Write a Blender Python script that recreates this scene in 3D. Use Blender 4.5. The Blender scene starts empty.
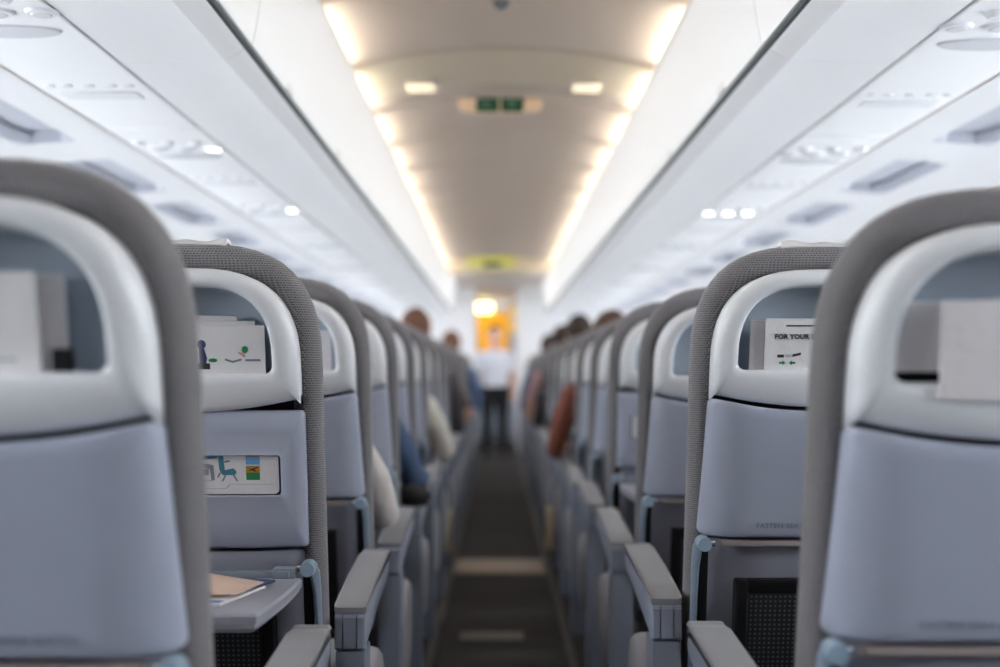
import bpy, bmesh, math, random
from mathutils import Vector, Matrix, noise
random.seed(7)
C = bpy.context.scene.collection
PI = math.pi

# ------------------------------------------------------------------ materials
def new_mat(name):
    m = bpy.data.materials.new(name); m.use_nodes = True
    nt = m.node_tree
    return m, nt, nt.nodes['Principled BSDF']

def mat(name, col, rough=.5, metal=0., emit=None, strength=0., spec=.5, coat=0.):
    m, nt, b = new_mat(name)
    b.inputs['Base Color'].default_value = (*col, 1)
    b.inputs['Roughness'].default_value = rough
    b.inputs['Metallic'].default_value = metal
    b.inputs['Specular IOR Level'].default_value = spec
    b.inputs['Coat Weight'].default_value = coat
    b.inputs['Coat Roughness'].default_value = .25
    if emit:
        b.inputs['Emission Color'].default_value = (*emit, 1)
        b.inputs['Emission Strength'].default_value = strength
    return m

def plastic(name, col, rough, var=.04, scale=14., bump=.015):
    """moulded plastic: faint mottling and a fine grain"""
    m, nt, b = new_mat(name)
    tc = nt.nodes.new('ShaderNodeTexCoord')
    n1 = nt.nodes.new('ShaderNodeTexNoise'); n1.inputs['Scale'].default_value = scale
    nt.links.new(tc.outputs['Object'], n1.inputs['Vector'])
    mx = nt.nodes.new('ShaderNodeMix'); mx.data_type = 'RGBA'
    mx.inputs[6].default_value = (*[c*(1-var) for c in col], 1)
    mx.inputs[7].default_value = (*[min(1, c*(1+var)) for c in col], 1)
    nt.links.new(n1.outputs['Fac'], mx.inputs[0]); nt.links.new(mx.outputs[2], b.inputs['Base Color'])
    n2 = nt.nodes.new('ShaderNodeTexNoise'); n2.inputs['Scale'].default_value = 700
    nt.links.new(tc.outputs['Object'], n2.inputs['Vector'])
    bp = nt.nodes.new('ShaderNodeBump'); bp.inputs['Strength'].default_value = bump; bp.inputs['Distance'].default_value = .002
    nt.links.new(n2.outputs['Fac'], bp.inputs['Height']); nt.links.new(bp.outputs['Normal'], b.inputs['Normal'])
    b.inputs['Roughness'].default_value = rough
    return m

def fabric(name, dark, light, w=.0056, h=.0038, mort=.0010):
    """woven upholstery: small dark dashes between paler threads"""
    m, nt, b = new_mat(name)
    tc = nt.nodes.new('ShaderNodeTexCoord'); sp = nt.nodes.new('ShaderNodeSeparateXYZ')
    nt.links.new(tc.outputs['Object'], sp.inputs[0])
    ab = nt.nodes.new('ShaderNodeMath'); ab.operation = 'ABSOLUTE'; nt.links.new(sp.outputs['X'], ab.inputs[0])
    ad = nt.nodes.new('ShaderNodeMath'); ad.operation = 'ADD'
    nt.links.new(ab.outputs[0], ad.inputs[0]); nt.links.new(sp.outputs['Y'], ad.inputs[1])
    cb = nt.nodes.new('ShaderNodeCombineXYZ')
    nt.links.new(ad.outputs[0], cb.inputs['X']); nt.links.new(sp.outputs['Z'], cb.inputs['Y'])
    br = nt.nodes.new('ShaderNodeTexBrick')
    br.inputs['Scale'].default_value = 1
    br.inputs['Color1'].default_value = (*dark, 1)
    br.inputs['Color2'].default_value = (*[c*1.5 for c in dark], 1)
    br.inputs['Mortar'].default_value = (*light, 1)
    br.inputs['Mortar Size'].default_value = mort
    br.inputs['Mortar Smooth'].default_value = .6
    br.inputs['Brick Width'].default_value = w
    br.inputs['Row Height'].default_value = h
    nz = nt.nodes.new('ShaderNodeTexNoise'); nz.inputs['Scale'].default_value = 260
    nt.links.new(tc.outputs['Object'], nz.inputs['Vector'])
    vm = nt.nodes.new('ShaderNodeVectorMath'); vm.operation = 'SCALE'; vm.inputs['Scale'].default_value = .0012
    nt.links.new(nz.outputs['Color'], vm.inputs[0])
    va = nt.nodes.new('ShaderNodeVectorMath'); va.operation = 'ADD'
    nt.links.new(cb.outputs[0], va.inputs[0]); nt.links.new(vm.outputs[0], va.inputs[1])
    nt.links.new(va.outputs[0], br.inputs['Vector'])
    nt.links.new(br.outputs['Color'], b.inputs['Base Color'])
    bp = nt.nodes.new('ShaderNodeBump'); bp.inputs['Strength'].default_value = .35; bp.inputs['Distance'].default_value = .001
    nt.links.new(br.outputs['Fac'], bp.inputs['Height']); nt.links.new(bp.outputs['Normal'], b.inputs['Normal'])
    b.inputs['Roughness'].default_value = .92
    b.inputs['Sheen Weight'].default_value = .25
    b.inputs['Sheen Roughness'].default_value = .4
    return m

def cloth(name, col, var=.18, scale=30):
    m, nt, b = new_mat(name)
    tc = nt.nodes.new('ShaderNodeTexCoord')
    n1 = nt.nodes.new('ShaderNodeTexNoise'); n1.inputs['Scale'].default_value = scale; n1.inputs['Detail'].default_value = 4
    nt.links.new(tc.outputs['Object'], n1.inputs['Vector'])
    mx = nt.nodes.new('ShaderNodeMix'); mx.data_type = 'RGBA'
    mx.inputs[6].default_value = (*[c*(1-var) for c in col], 1)
    mx.inputs[7].default_value = (*[min(1, c*(1+var)) for c in col], 1)
    nt.links.new(n1.outputs['Fac'], mx.inputs[0]); nt.links.new(mx.outputs[2], b.inputs['Base Color'])
    bp = nt.nodes.new('ShaderNodeBump'); bp.inputs['Strength'].default_value = .3; bp.inputs['Distance'].default_value = .01
    nt.links.new(n1.outputs['Fac'], bp.inputs['Height']); nt.links.new(bp.outputs['Normal'], b.inputs['Normal'])
    b.inputs['Roughness'].default_value = .9
    return m

def netting(name):
    """black elastic net: round holes in staggered rows, the holes darker still"""
    m, nt, b = new_mat(name)
    tc = nt.nodes.new('ShaderNodeTexCoord'); sp = nt.nodes.new('ShaderNodeSeparateXYZ')
    nt.links.new(tc.outputs['Object'], sp.inputs[0])
    def math_(op, a, bb=None):
        n = nt.nodes.new('ShaderNodeMath'); n.operation = op
        for i, v in enumerate((a, bb)):
            if v is None: continue
            if isinstance(v, (int, float)): n.inputs[i].default_value = v
            else: nt.links.new(v, n.inputs[i])
        return n.outputs[0]
    k = 2*PI/.0165
    u = math_('SINE', math_('MULTIPLY', math_('ADD', sp.outputs['X'], sp.outputs['Z']), k))
    v = math_('SINE', math_('MULTIPLY', math_('SUBTRACT', sp.outputs['X'], sp.outputs['Z']), k))
    f = math_('MULTIPLY', u, v)
    g = math_('GREATER_THAN', f, .5)
    mx = nt.nodes.new('ShaderNodeMix'); mx.data_type = 'RGBA'
    mx.inputs[6].default_value = (.0065, .0065, .007, 1); mx.inputs[7].default_value = (.085, .088, .10, 1)
    nt.links.new(g, mx.inputs[0]); nt.links.new(mx.outputs[2], b.inputs['Base Color'])
    b.inputs['Roughness'].default_value = .7
    return m

def carpet(name):
    m, nt, b = new_mat(name)
    tc = nt.nodes.new('ShaderNodeTexCoord')
    n1 = nt.nodes.new('ShaderNodeTexNoise'); n1.inputs['Scale'].default_value = 220; n1.inputs['Detail'].default_value = 6
    n2 = nt.nodes.new('ShaderNodeTexNoise'); n2.inputs['Scale'].default_value = 3
    nt.links.new(tc.outputs['Object'], n1.inputs['Vector']); nt.links.new(tc.outputs['Object'], n2.inputs['Vector'])
    r = nt.nodes.new('ShaderNodeValToRGB')
    r.color_ramp.elements[0].color = (.011, .0095, .009, 1); r.color_ramp.elements[1].color = (.028, .024, .022, 1)
    a = nt.nodes.new('ShaderNodeMath'); a.operation = 'MULTIPLY_ADD'; a.inputs[1].default_value = .5
    nt.links.new(n1.outputs['Fac'], a.inputs[0])
    h = nt.nodes.new('ShaderNodeMath'); h.operation = 'MULTIPLY'; h.inputs[1].default_value = .5
    nt.links.new(n2.outputs['Fac'], h.inputs[0]); nt.links.new(h.outputs[0], a.inputs[2])
    nt.links.new(a.outputs[0], r.inputs[0]); nt.links.new(r.outputs[0], b.inputs['Base Color'])
    bp = nt.nodes.new('ShaderNodeBump'); bp.inputs['Strength'].default_value = .5; bp.inputs['Distance'].default_value = .004
    nt.links.new(n1.outputs['Fac'], bp.inputs['Height']); nt.links.new(bp.outputs['Normal'], b.inputs['Normal'])
    b.inputs['Roughness'].default_value = .85
    return m

M = dict(
    fab=fabric('seat_weave', (.074, .070, .073), (.25, .238, .244)),
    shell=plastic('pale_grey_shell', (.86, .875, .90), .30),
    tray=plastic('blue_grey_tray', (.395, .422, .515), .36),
    traytop=plastic('tray_top', (.33, .33, .37), .4),
    low=plastic('purple_grey_lower_shell', (.31, .315, .375), .45),
    liner=plastic('blue_grey_pocket', (.46, .52, .59), .4),
    dark=mat('dark_gap', (.02, .022, .026), .7),
    rim=plastic('beige_tray_edge', (.42, .36, .345), .45),
    joint=plastic('ice_blue_hinge', (.24, .33, .41), .35),
    lowarm=plastic('slate_tray_arm', (.20, .25, .31), .4),
    panel=plastic('shaded_side_panel', (.165, .18, .225), .45),  # weak light low in the aisle is put into this darker colour
    sidep=plastic('outer_panel_white', (.66, .66, .67), .45, .01, 3, 0),
    shroud=plastic('mauve_grey_shroud', (.30, .285, .30), .5),
    chrome=mat('chrome', (.75, .77, .8), .2, 1.),
    pad=plastic('grey_armrest_pad', (.275, .275, .285), .5, bump=.1),
    arm=plastic('blue_grey_armrest', (.25, .27, .33), .42),
    net=netting('black_net'),
    black=mat('black_trim', (.006, .006, .007), .7, spec=.2),
    leg=mat('seat_leg_metal', (.35, .35, .37), .35, .9),
    cream=plastic('cream_end_panel', (.55, .44, .27), .5),
    paper=cloth('white_paper', (.82, .80, .80), .03),
    paper2=cloth('mauve_white_paper', (.80, .77, .79), .03),
    paper3=cloth('pinkish_white_paper', (.80, .76, .77), .03),
    paperblue=mat('blue_cover', (.05, .09, .30), .4),
    ink=mat('black_ink', (.02, .02, .025), .6),
    inkgrey=mat('grey_ink', (.20, .23, .27), .6),
    inknavy=mat('navy_ink', (.03, .04, .12), .6),
    inkgreen=mat('green_ink', (.01, .20, .06), .6),
    inkblue=mat('sky_ink', (.16, .42, .75), .6),
    inkteal=mat('teal_ink', (.05, .20, .28), .6),
    inkorange=mat('ochre_ink', (.50, .24, .03), .6),
    inkpink=mat('pink_ink', (.65, .30, .32), .6),
    inkfaint=mat('faint_ink', (.52, .53, .56), .6),
    inktray=mat('tray_lettering', (.21, .22, .29), .6),
    kraft=cloth('kraft_paper', (.62, .44, .34), .15),
    bin=plastic('bin_white', (.86, .86, .87), .45, .01, 3, 0),
    bind=plastic('bin_door_white', (.80, .80, .80), .4, .01, 3, 0),
    psu=plastic('service_panel_white', (.87, .87, .88), .42, .01, 3, 0),
    psug=plastic('service_grey', (.58, .59, .62), .5),
    psul=plastic('service_pale_grey', (.75, .76, .78), .45),
    recess=plastic('recess_blue_grey', (.46, .48, .54), .5),
    gapdark=mat('dark_green_gap', (.035, .045, .045), .6),
    ceil=plastic('ceiling_taupe', (.76, .67, .60), .6, .015, 2, 0),
    ceilband=plastic('ceiling_cream', (.88, .80, .66), .55, .015, 2, 0),
    trim=plastic('pale_trim', (.70, .69, .67), .5, .01, 3, 0),
    wall=plastic('sidewall_white', (.78, .78, .78), .5, .02, 3, 0),
    rearwall=plastic('grey_blue_bulkhead', (.22, .235, .27), .5),
    floor=carpet('dark_brown_carpet'),
    track=plastic('seat_track_cover', (.05, .044, .039), .5, .1),
    lightpool=mat('tan_light_pool', (.26, .19, .135), .42, .3),
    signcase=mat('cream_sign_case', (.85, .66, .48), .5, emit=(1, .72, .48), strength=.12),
    signgreen=mat('green_sign', (.006, .075, .035), .4, emit=(.01, .11, .05), strength=.04),
    signglyph=mat('sign_glyph', (.10, .22, .15), .5, emit=(.3, .5, .4), strength=.02),
    cove=mat('cove_lamp', (1, .9, .75), .5, emit=(1., .90, .74), strength=8.5),
    readon=mat('reading_lamp_lit', (1, 1, 1), .4, emit=(1, .99, .96), strength=6.),
    readoff=mat('reading_lamp_off', (.72, .73, .75), .25),
    spot=mat('ceiling_spot_lit', (1, .9, .7), .4, emit=(1, .86, .60), strength=.95),
    galleylamp=mat('galley_lamp_lit', (1, .85, .4), .4, emit=(1, .78, .28), strength=7.),
    fillglow=mat('fill_lamp_glow', (1, 1, 1), .4, emit=(1, .97, .92), strength=26.),
    exitlit=mat('far_exit_lit', (.45, .46, .12), .4, emit=(.60, .58, .16), strength=.5),
    orange=cloth('amber_curtain', (.85, .42, .02), .1, 6),
    amber2=cloth('pale_amber_panel', (.80, .52, .16), .1, 6),
    glass=mat('daylit_window_pane', (.9, .95, 1), .2, emit=(.90, .95, 1.), strength=54.),
    skin=mat('skin', (.55, .31, .22), .55),
    hairbrown=cloth('brown_hair', (.075, .04, .022), .4, 60),
    hairdark=cloth('dark_hair', (.028, .017, .012), .4, 60),
    hairred=cloth('auburn_hair', (.12, .055, .03), .35, 60),
    shoe=mat('black_shoe', (.01, .01, .01), .4),
)

# ------------------------------------------------------------------ mesh helpers
def link(name, me, parent=None):
    o = bpy.data.objects.new(name, me); C.objects.link(o)
    if parent: o.parent = parent
    return o

def finish(name, bm, m, parent=None, smooth=True, recalc=True, angle=40):
    if recalc: bmesh.ops.recalc_face_normals(bm, faces=bm.faces[:])
    me = bpy.data.meshes.new(name); bm.to_mesh(me); bm.free()
    for k in (m if isinstance(m, (list, tuple)) else [m]): me.materials.append(k)
    if smooth:
        me.polygons.foreach_set('use_smooth', [True]*len(me.polygons))
        if angle: me.set_sharp_from_angle(angle=math.radians(angle))
    return link(name, me, parent)

def tag(o, label, cat, group=None, kind=None):
    o['label'] = label; o['category'] = cat
    if group: o['group'] = group
    if kind: o['kind'] = kind
    return o

def struct(name, bm, m, smooth=True, angle=40, recalc=True):
    o = finish(name, bm, m, None, smooth, recalc, angle); o['kind'] = 'structure'; return o

def empty(name, loc=(0, 0, 0), rz=0.):
    o = bpy.data.objects.new(name, None); C.objects.link(o); o.location = loc; o.rotation_euler = (0, 0, rz)
    o.empty_display_size = .05
    return o

def copy_tree(o, parent=None):
    c = o.copy(); C.objects.link(c)
    if parent: c.parent = parent
    for ch in list(o.children): copy_tree(ch, c)
    return c

def loft(bm, rings, cap0=True, cap1=True, closed=True, mat_index=0):
    vs = [[bm.verts.new(p) for p in r] for r in rings]
    n = len(rings[0]); fs = []
    for a, b in zip(vs, vs[1:]):
        for i in range(n if closed else n-1):
            j = (i+1) % n
            try: fs.append(bm.faces.new((a[i], a[j], b[j], b[i])))
            except ValueError: pass
    if cap0: fs.append(bm.faces.new(vs[0]))
    if cap1: fs.append(bm.faces.new(vs[-1][::-1]))
    for f in fs: f.material_index = mat_index
    return vs

def box(bm, x0, x1, y0, y1, z0, z1, bev=0., seg=2, f=None):
    b2 = bmesh.new()
    bmesh.ops.create_cube(b2, size=1)
    for v in b2.verts:
        v.co = Vector((x0+(v.co.x+.5)*(x1-x0), y0+(v.co.y+.5)*(y1-y0), z0+(v.co.z+.5)*(z1-z0)))
    if bev: bmesh.ops.bevel(b2, geom=b2.edges[:], offset=bev, segments=seg, profile=.6, affect='EDGES')
    merge(bm, b2, f)

def merge(bm, b2, f=None, mat_index=None):
    vm = {}
    for v in b2.verts: vm[v] = bm.verts.new(f(v.co) if f else v.co)
    for fc in b2.faces:
        try:
            nf = bm.faces.new([vm[v] for v in fc.verts]); nf.material_index = fc.material_index if mat_index is None else mat_index
        except ValueError: pass
    b2.free()

def disc(bm, c, axis, r0, r1, h, n=24, sx=1., sy=1.):
    """short frustum from c along axis"""
    a = Vector(axis).normalized(); u = a.orthogonal().normalized(); w = a.cross(u)
    if abs(a.z) > .9: u, w = Vector((1, 0, 0)), Vector((0, 1, 0))
    rings = []
    for t, r in ((0, r0*.98), (0.0, r0), (h, r1), (h, r1*.9)):
        rings.append([Vector(c)+a*t+u*r*sx*math.cos(2*PI*i/n)+w*r*sy*math.sin(2*PI*i/n) for i in range(n)])
    loft(bm, rings)

def tube(bm, pts, rad, n=10, flat=(1., 1.), up=(0, 0, 1)):
    rings = []
    rad = rad if isinstance(rad, (list, tuple)) else [rad]*len(pts)
    pts = [Vector(p) for p in pts]
    for i, p in enumerate(pts):
        d = (pts[min(i+1, len(pts)-1)]-pts[max(i-1, 0)]).normalized()
        u = d.cross(Vector(up)); u = u.normalized() if u.length > 1e-4 else d.orthogonal().normalized(); w = d.cross(u)
        rings.append([p+u*rad[i]*flat[0]*math.cos(2*PI*k/n)+w*rad[i]*flat[1]*math.sin(2*PI*k/n) for k in range(n)])
    loft(bm, rings)

def arch(hw, zt, zb, r, rb=.015, n=12, ns=8, nb=16):
    """outline (x,z), same point count for every call: BL corner, left side, TL arc, top, TR arc, right side, BR corner, bottom"""
    r = max(.0015, min(r, hw-.001, (zt-zb)*.98)); rb = max(.0008, min(rb, hw*.5, (zt-zb)*.3))
    r = min(r, zt-zb-rb-.0005)
    P = []
    def arc(cx, cz, rr, a0, a1, k, e=1.):
        for i in range(k+1):
            a = math.radians(a0+(a1-a0)*i/k); c_, s_ = math.cos(a), math.sin(a)
            P.append((cx+rr*math.copysign(abs(c_)**e, c_), cz+rr*math.copysign(abs(s_)**e, s_)))
    def seg(p, q, k):
        for i in range(1, k): P.append((p[0]+(q[0]-p[0])*i/k, p[1]+(q[1]-p[1])*i/k))
    arc(-hw+rb, zb+rb, rb, 270, 180, 4)
    seg((-hw, zb+rb), (-hw, zt-r), ns)
    arc(-hw+r, zt-r, r, 180, 90, n, .73)
    seg((-hw+r, zt), (hw-r, zt), nb)
    arc(hw-r, zt-r, r, 90, 0, n, .73)
    seg((hw, zt-r), (hw, zb+rb), ns)
    arc(hw-rb, zb+rb, rb, 0, -90, 4)
    seg((hw-rb, zb), (-hw+rb, zb), nb)
    return P

LEAN = .22
def Y(z): return (1.0-z)*LEAN          # how far the leaning back sits forward at height z

# ------------------------------------------------------------------ the seat
BL, BN = [270+0, 0], 0
def conv_shell(x): return .022*(abs(x)/.19)**4
def conv_tray(x):
    a = max(0., abs(x)-.140); return .22*a + 7.0*a*a
def bowz(x): return .021*min(1., (x/.18)**2)

def build_seat(a, tray_open=False, tag_group=None):
    """a = direction (local x) of the aisle. Returns the seat's Empty; all parts are its children."""
    root = empty('passenger_seat')
    def L(x, t, z): return Vector((x*a, t+Y(z), z))          # leaning coordinates
    # --- upholstered back
    bm = bmesh.new()
    rings = []
    for ins, t in ((.05, .090), (.046, .062), (.036, .048), (.022, .040), (.010, .046), (.002, .062), (0, .080), (.003, .098), (.014, .116), (.032, .130), (.055, .135)):
        rings.append([L(x, t, z) for x, z in arch(.2165-ins, 1.214-ins, .40+ins*.5, .2-ins*.8)])
    loft(bm, rings)
    finish('backrest', bm, M['fab'], root, angle=60)
    # --- upper shell with its arched opening
    bm = bmesh.new()
    def shp(hw, zt, zb, r, rb, t, bow=True, shift=0.):
        out = []
        for x, z in arch(hw, zt, zb, r, rb):
            if bow and z < zb+.012: z += bowz(x)
            out.append((x, t, z))
        return out
    A = dict(hw=.1875, zt=1.169, zb=.943, r=.165, rb=.006)
    Hh = dict(hw=.146, zt=1.141, zb=1.005, r=.122, rb=.012)
    o_ = shp(A['hw'], A['zt'], A['zb'], A['r'], A['rb'], 0)
    h_ = shp(Hh['hw'], Hh['zt'], Hh['zb'], Hh['r'], Hh['rb'], 0, False)
    def ring_between(k, t):
        return [L(p[0]*(1-k)+q[0]*k, t+conv_shell(p[0]*(1-k)+q[0]*k), p[2]*(1-k)+q[2]*k) for p, q in zip(o_, h_)]
    def grow(pts, d):   # push outline outward from its middle
        return [(p[0]+d*(1 if p[0] > 0 else -1)*min(1, abs(p[0])/.1), p[1], p[2]+d*(1 if p[2] > 1.06 else -1)) for p in pts]
    r0 = [L(p[0]*1.0, .052+conv_shell(p[0])*.6, p[2]) for p in o_]
    rings = [r0, ring_between(0, .006), ring_between(.04, -.001), ring_between(.14, -.006), ring_between(.4, -.011), ring_between(.7, -.012), ring_between(.86, -.010), ring_between(.95, -.006), ring_between(1., .002)]
    rings.append([L(p[0], .030+conv_shell(p[0]), p[2]) for p in h_])
    loft(bm, rings, False, False)
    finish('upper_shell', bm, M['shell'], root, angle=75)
    # --- literature pocket behind the opening
    bm = bmesh.new()
    rings = [[L(x, .024+conv_shell(x), z) for x, z in arch(.148, 1.143, 1.000, .123, .012)],
             [L(x, .062, z) for x, z in arch(.144, 1.137, .984, .119, .012)],
             [L(x, .068, z) for x, z in arch(.130, 1.128, .990, .108, .012)]]
    loft(bm, rings, False, True)
    finish('literature_pocket', bm, M['liner'], root)
    # --- tray table, stowed or folded down
    def slab(bm, hw, zt, zb, r, tf, tb, conv, bow):
        rings = []
        seq = [(0, tb), (0, tf+.006), (.002, tf+.002), (.007, tf)] + [(i, tf) for i in (.02, .04, .06, .08, .095)]
        for ins, t in seq:
            out = []
            for x, z in arch(hw-ins, zt-ins, zb+ins, max(r-ins, .002), max(.014-ins, .002)):
                xx = x*(1+.07*(zt-z)/(zt-zb))
                if bow: z += bowz(x)*max(0, (z-zb)/(zt-zb))**2 - .0
                out.append(L(xx, t+conv(xx), z))
            rings.append(out)
        loft(bm, rings)
    if not tray_open:
        bm = bmesh.new()
        slab(bm, .189, .936, .722, .010, -.014, .02, conv_tray, True)
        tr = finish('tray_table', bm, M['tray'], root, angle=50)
        # moulded lettering on the tray
        txt_mesh('FASTEN SEAT BELT WHILE SEATED', .0122, M['inktray'], 'tray_lettering', tr, lambda p: L(p.x*a+.005, -.0148, .739+p.y))
        bm = bmesh.new()
        box(bm, -.165, .165, -.004, .016, .7055, .7165, .003, 2, lambda c: L(c.x, c.y, c.z))
        finish('tray_edge', bm, M['rim'], root)
    else:
        bm = bmesh.new()      # recess panel left bare by the lowered tray, with a label window
        o2 = arch(.192, .946, .722, .010, .006); h2 = arch(.154, .874, .809, .007, .007)
        def rb_(k, t): return [L(p[0]*(1-k)+q[0]*k, t+conv_shell(p[0]*(1-k)+q[0]*k)*.6, p[1]*(1-k)+q[1]*k) for p, q in zip(o2, h2)]
        loft(bm, [rb_(0, .03), rb_(0, .012), rb_(.05, .007), rb_(.5, .004), rb_(.9, .003), rb_(.98, .0), rb_(1., .004), [L(x, .022, z) for x, z in h2]], False, False)
        finish('stowage_panel', bm, M['tray'], root, angle=75)
        bm = bmesh.new()
        loft(bm, [[L(x, .0125, z) for x, z in arch(.150, .880, .811, .004, .008)], [L(x, .0145, z) for x, z in arch(.150, .880, .811, .004, .008)]])
        pl = finish('placard', bm, M['paper'], root); pl['label'] = 'white instruction placard with seat and landscape pictures'
        bm = bmesh.new()     # backing behind the placard
        loft(bm, [[L(x, .019, z) for x, z in arch(.156, .880, .803, .007, .007)], [L(x, .024, z) for x, z in arch(.156, .880, .803, .007, .007)]])
        finish('placard_slot', bm, M['dark'], root)
        def art(name, m, polys, par=pl, t=.0119):
            bm = bmesh.new()
            for poly in polys:
                f0 = [L(x, t, z) for x, z in poly]; f1 = [L(x, t+.0005, z) for x, z in poly]
                loft(bm, [f0, f1])
            finish(name, bm, m, par, False)
        def rc(x0, x1, z0, z1): return [(x0, z0), (x1, z0), (x1, z1), (x0, z1)]
        def el(cx, cz, rx, rz, n=14): return [(cx+rx*math.cos(2*PI*i/n), cz+rz*math.sin(2*PI*i/n)) for i in range(n)]
        s_ = a    # keep pictures readable whichever way the seat is mirrored
        def mx(poly): return [(x*s_, z) for x, z in poly]
        art('sky_picture', M['inkblue'], [mx(rc(.098, .120, .859, .872))])
        art('ochre_picture', M['inkorange'], [mx(rc(.098, .120, .846, .857)), mx(rc(.098, .120, .872, .8745))])
        art('meadow_picture', M['inkgreen'], [mx(rc(.098, .120, .834, .846))])
        art('bird_figure', M['ink'], [mx([(.101, .850), (.108, .8495), (.117, .854), (.1165, .8555), (.110, .853)]), mx([(.106, .851), (.1135, .8475), (.115, .8485), (.109, .8525)])], t=.0113)
        art('seat_drawing', M['inkteal'], [mx([(.054, .874), (.062, .874), (.064, .850), (.058, .844), (.055, .852)]), mx([(.058, .849), (.078, .853), (.083, .847), (.080, .842), (.060, .842)]),
                                           mx([(.064, .862), (.073, .864), (.072, .866), (.064, .865)])])
        art('seat_legs_drawing', M['inkgrey'], [mx([(.064, .843), (.067, .843), (.061, .832), (.058, .832)]), mx([(.076, .843), (.079, .843), (.085, .832), (.082, .832)]), mx([(.055, .846), (.058, .846), (.054, .838), (.051, .838)])])
        art('curve_drawing', M['inkfaint'], [mx(rc(-.10, .066, .8195, .8205)), mx(rc(.070, .142, .8265, .8275)), mx([(.066, .8195), (.072, .8265), (.070, .8275), (.064, .8205)])])
        art('cabin_drawing', M['inkgrey'], [mx([(.018, .864), (.046, .858), (.047, .834), (.042, .833), (.040, .852), (.018, .855)]), mx(rc(-.10, .038, .842, .852))])
        art('shelf_drawing', M['inkteal'], [mx([(-.05, .872), (.054, .874), (.052, .869), (.035, .868), (.02, .862), (-.05, .862)])])
        art('floor_drawing', M['inkfaint'], [mx(rc(-.12, .045, .832, .834))])
        # tray: deep board lying level, its near corners rounded off
        bm = bmesh.new()
        def board(ins, z):
            out = []
            hw, y0, y1 = .189-ins, -.250+ins, .045-ins
            pts = [(-hw, y1), (-hw, -.03), (-hw*.985, -.11), (-hw*.96, -.18), (-hw*.93, y0+.006), (-hw*.915, y0)]
            full = pts+[(-hw*.4, y0), (0, y0), (hw*.4, y0)]+[(-x, y) for x, y in reversed(pts)]+[(hw*.4, y1), (0, y1), (-hw*.4, y1)]
            return [Vector((x*a, y, z)) for x, y in full]
        zt = .678
        loft(bm, [board(.022, zt-.030), board(.010, zt-.027), board(.003, zt-.020), board(.004, zt-.0155), board(.001, zt-.0145), board(0, zt-.004), board(.003, zt), board(.02, zt)])
        finish('tray_table', bm, M['traytop'], root, angle=35)
        bm = bmesh.new()
        box(bm, -.168, .168, .046, .064, .672, .688, .003)
        finish('tray_hinge_bar', bm, M['inkgrey'], root)
        bm = bmesh.new()
        box(bm, .160*a-.018, .160*a+.018, .035, .066, .676, .694, .003)
        box(bm, .160*a-.008, .160*a+.010, .030, .036, .680, .690, .001)
        finish('tray_slide', bm, M['inkgrey'], root)
    # tray arms, their round pivots
    pz = .690 if tray_open else .711
    for s in (-1, 1):
        bm = bmesh.new()
        y = Y(pz)
        P0 = [(s*.200*a, y-.006, pz+.004), (s*.206*a, y+.0, pz-.008), (s*.2085*a, y+.008, pz-.04), (s*.209*a, y+.022, pz-.10), (s*.209*a, y+.045, pz-.19), (s*.209*a, y+.065, pz-.26)]
        tube(bm, P0, [.009, .011, .0105, .010, .0095, .0095], 10, (.65, 1.))
        am = finish('tray_arm', bm, M['lowarm'], root)
        bm = bmesh.new()
        disc(bm, (s*.196*a, y-.021, pz), (0, 1, 0), .0115, .0135, .03, 20)
        finish('pivot_cap', bm, M['joint'], am)
        bm = bmesh.new()
        disc(bm, (s*.176*a, y+.0, pz), (s*a, 0, 0), .006, .006, .014, 14)
        finish('pivot_pin', bm, M['chrome'], am)
    # --- lower shell, net pocket
    bm = bmesh.new()
    rings = []
    for ins, t in ((0, .04), (0, .026), (.004, .020), (.012, .018), (.04, .018), (.08, .018), (.12, .018)):
        rings.append([L(x, t+.04*(abs(x)/.2)**4, z) for x, z in arch(.190-ins, .716-ins*.5, .40+ins, .01, .01)])
    loft(bm, rings)
    finish('lower_shell', bm, M['low'], root)
    bm = bmesh.new()
    for x0, x1, z0, z1 in ((-.139, -.117, .42, .648), (.117, .139, .42, .648), (-.120, .120, .624, .648), (-.120, .120, .42, .44)):
        box(bm, x0, x1, -.012, .018, z0, z1, .003, 1, lambda c: L(c.x, c.y, c.z))
    np_ = finish('net_pocket', bm, M['black'], root)
    bm = bmesh.new()
    box(bm, -.122, .122, -.009, .006, .438, .626, .002, 1, lambda c: L(c.x, c.y-.006*(1-(c.x/.122)**2), c.z))
    finish('netting', bm, M['net'], np_)
    for s in (-1, 1):
        bm = bmesh.new()
        box(bm, .186, .2035, .0, .03, .43, .70, .002, 1, lambda c: L(s*c.x, c.y, c.z))
        finish('side_gap_strip', bm, M['black'], root)  # black strip painting in the shaded gap beside the tray arm
    # --- seat cushion
    bm = bmesh.new()
    box(bm, -.222, .222, .235, .66, .33, .455, .035, 4)
    finish('seat_cushion', bm, M['fab'], root)
    # --- aisle armrest: pad, body with grooved end cap, side panel
    x0, x1 = .225, .279
    ady = .05 if a > 0 else .0
    bm = bmesh.new()
    def side(z0a, z1a, z0b, z1b, ins=0., n=5):   # y-z profile of a bar sloping up to its rounded front end
        pts = [(.118, z0a), (.118, z1a)]
        pts += [(.30, z1a+(z1b-z1a)*.5), (.50, z1b), (.545, z1b-.004), (.568, z1b-.016), (.575, (z0b+z1b)/2), (.566, z0b+.01), (.54, z0b), (.3, (z0a+z0b)/2)]
        return pts
    def extrude_x(bm, prof, xs):
        rings = []
        for x, ins in xs:
            cy = sum(p[0] for p in prof)/len(prof); cz = sum(p[1] for p in prof)/len(prof)
            rings.append([Vector((x*a, ady+p[0]+(-ins if p[0] > cy else ins), p[1]+(-ins if p[1] > cz else ins))) for p in prof])
        loft(bm, rings)
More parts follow.
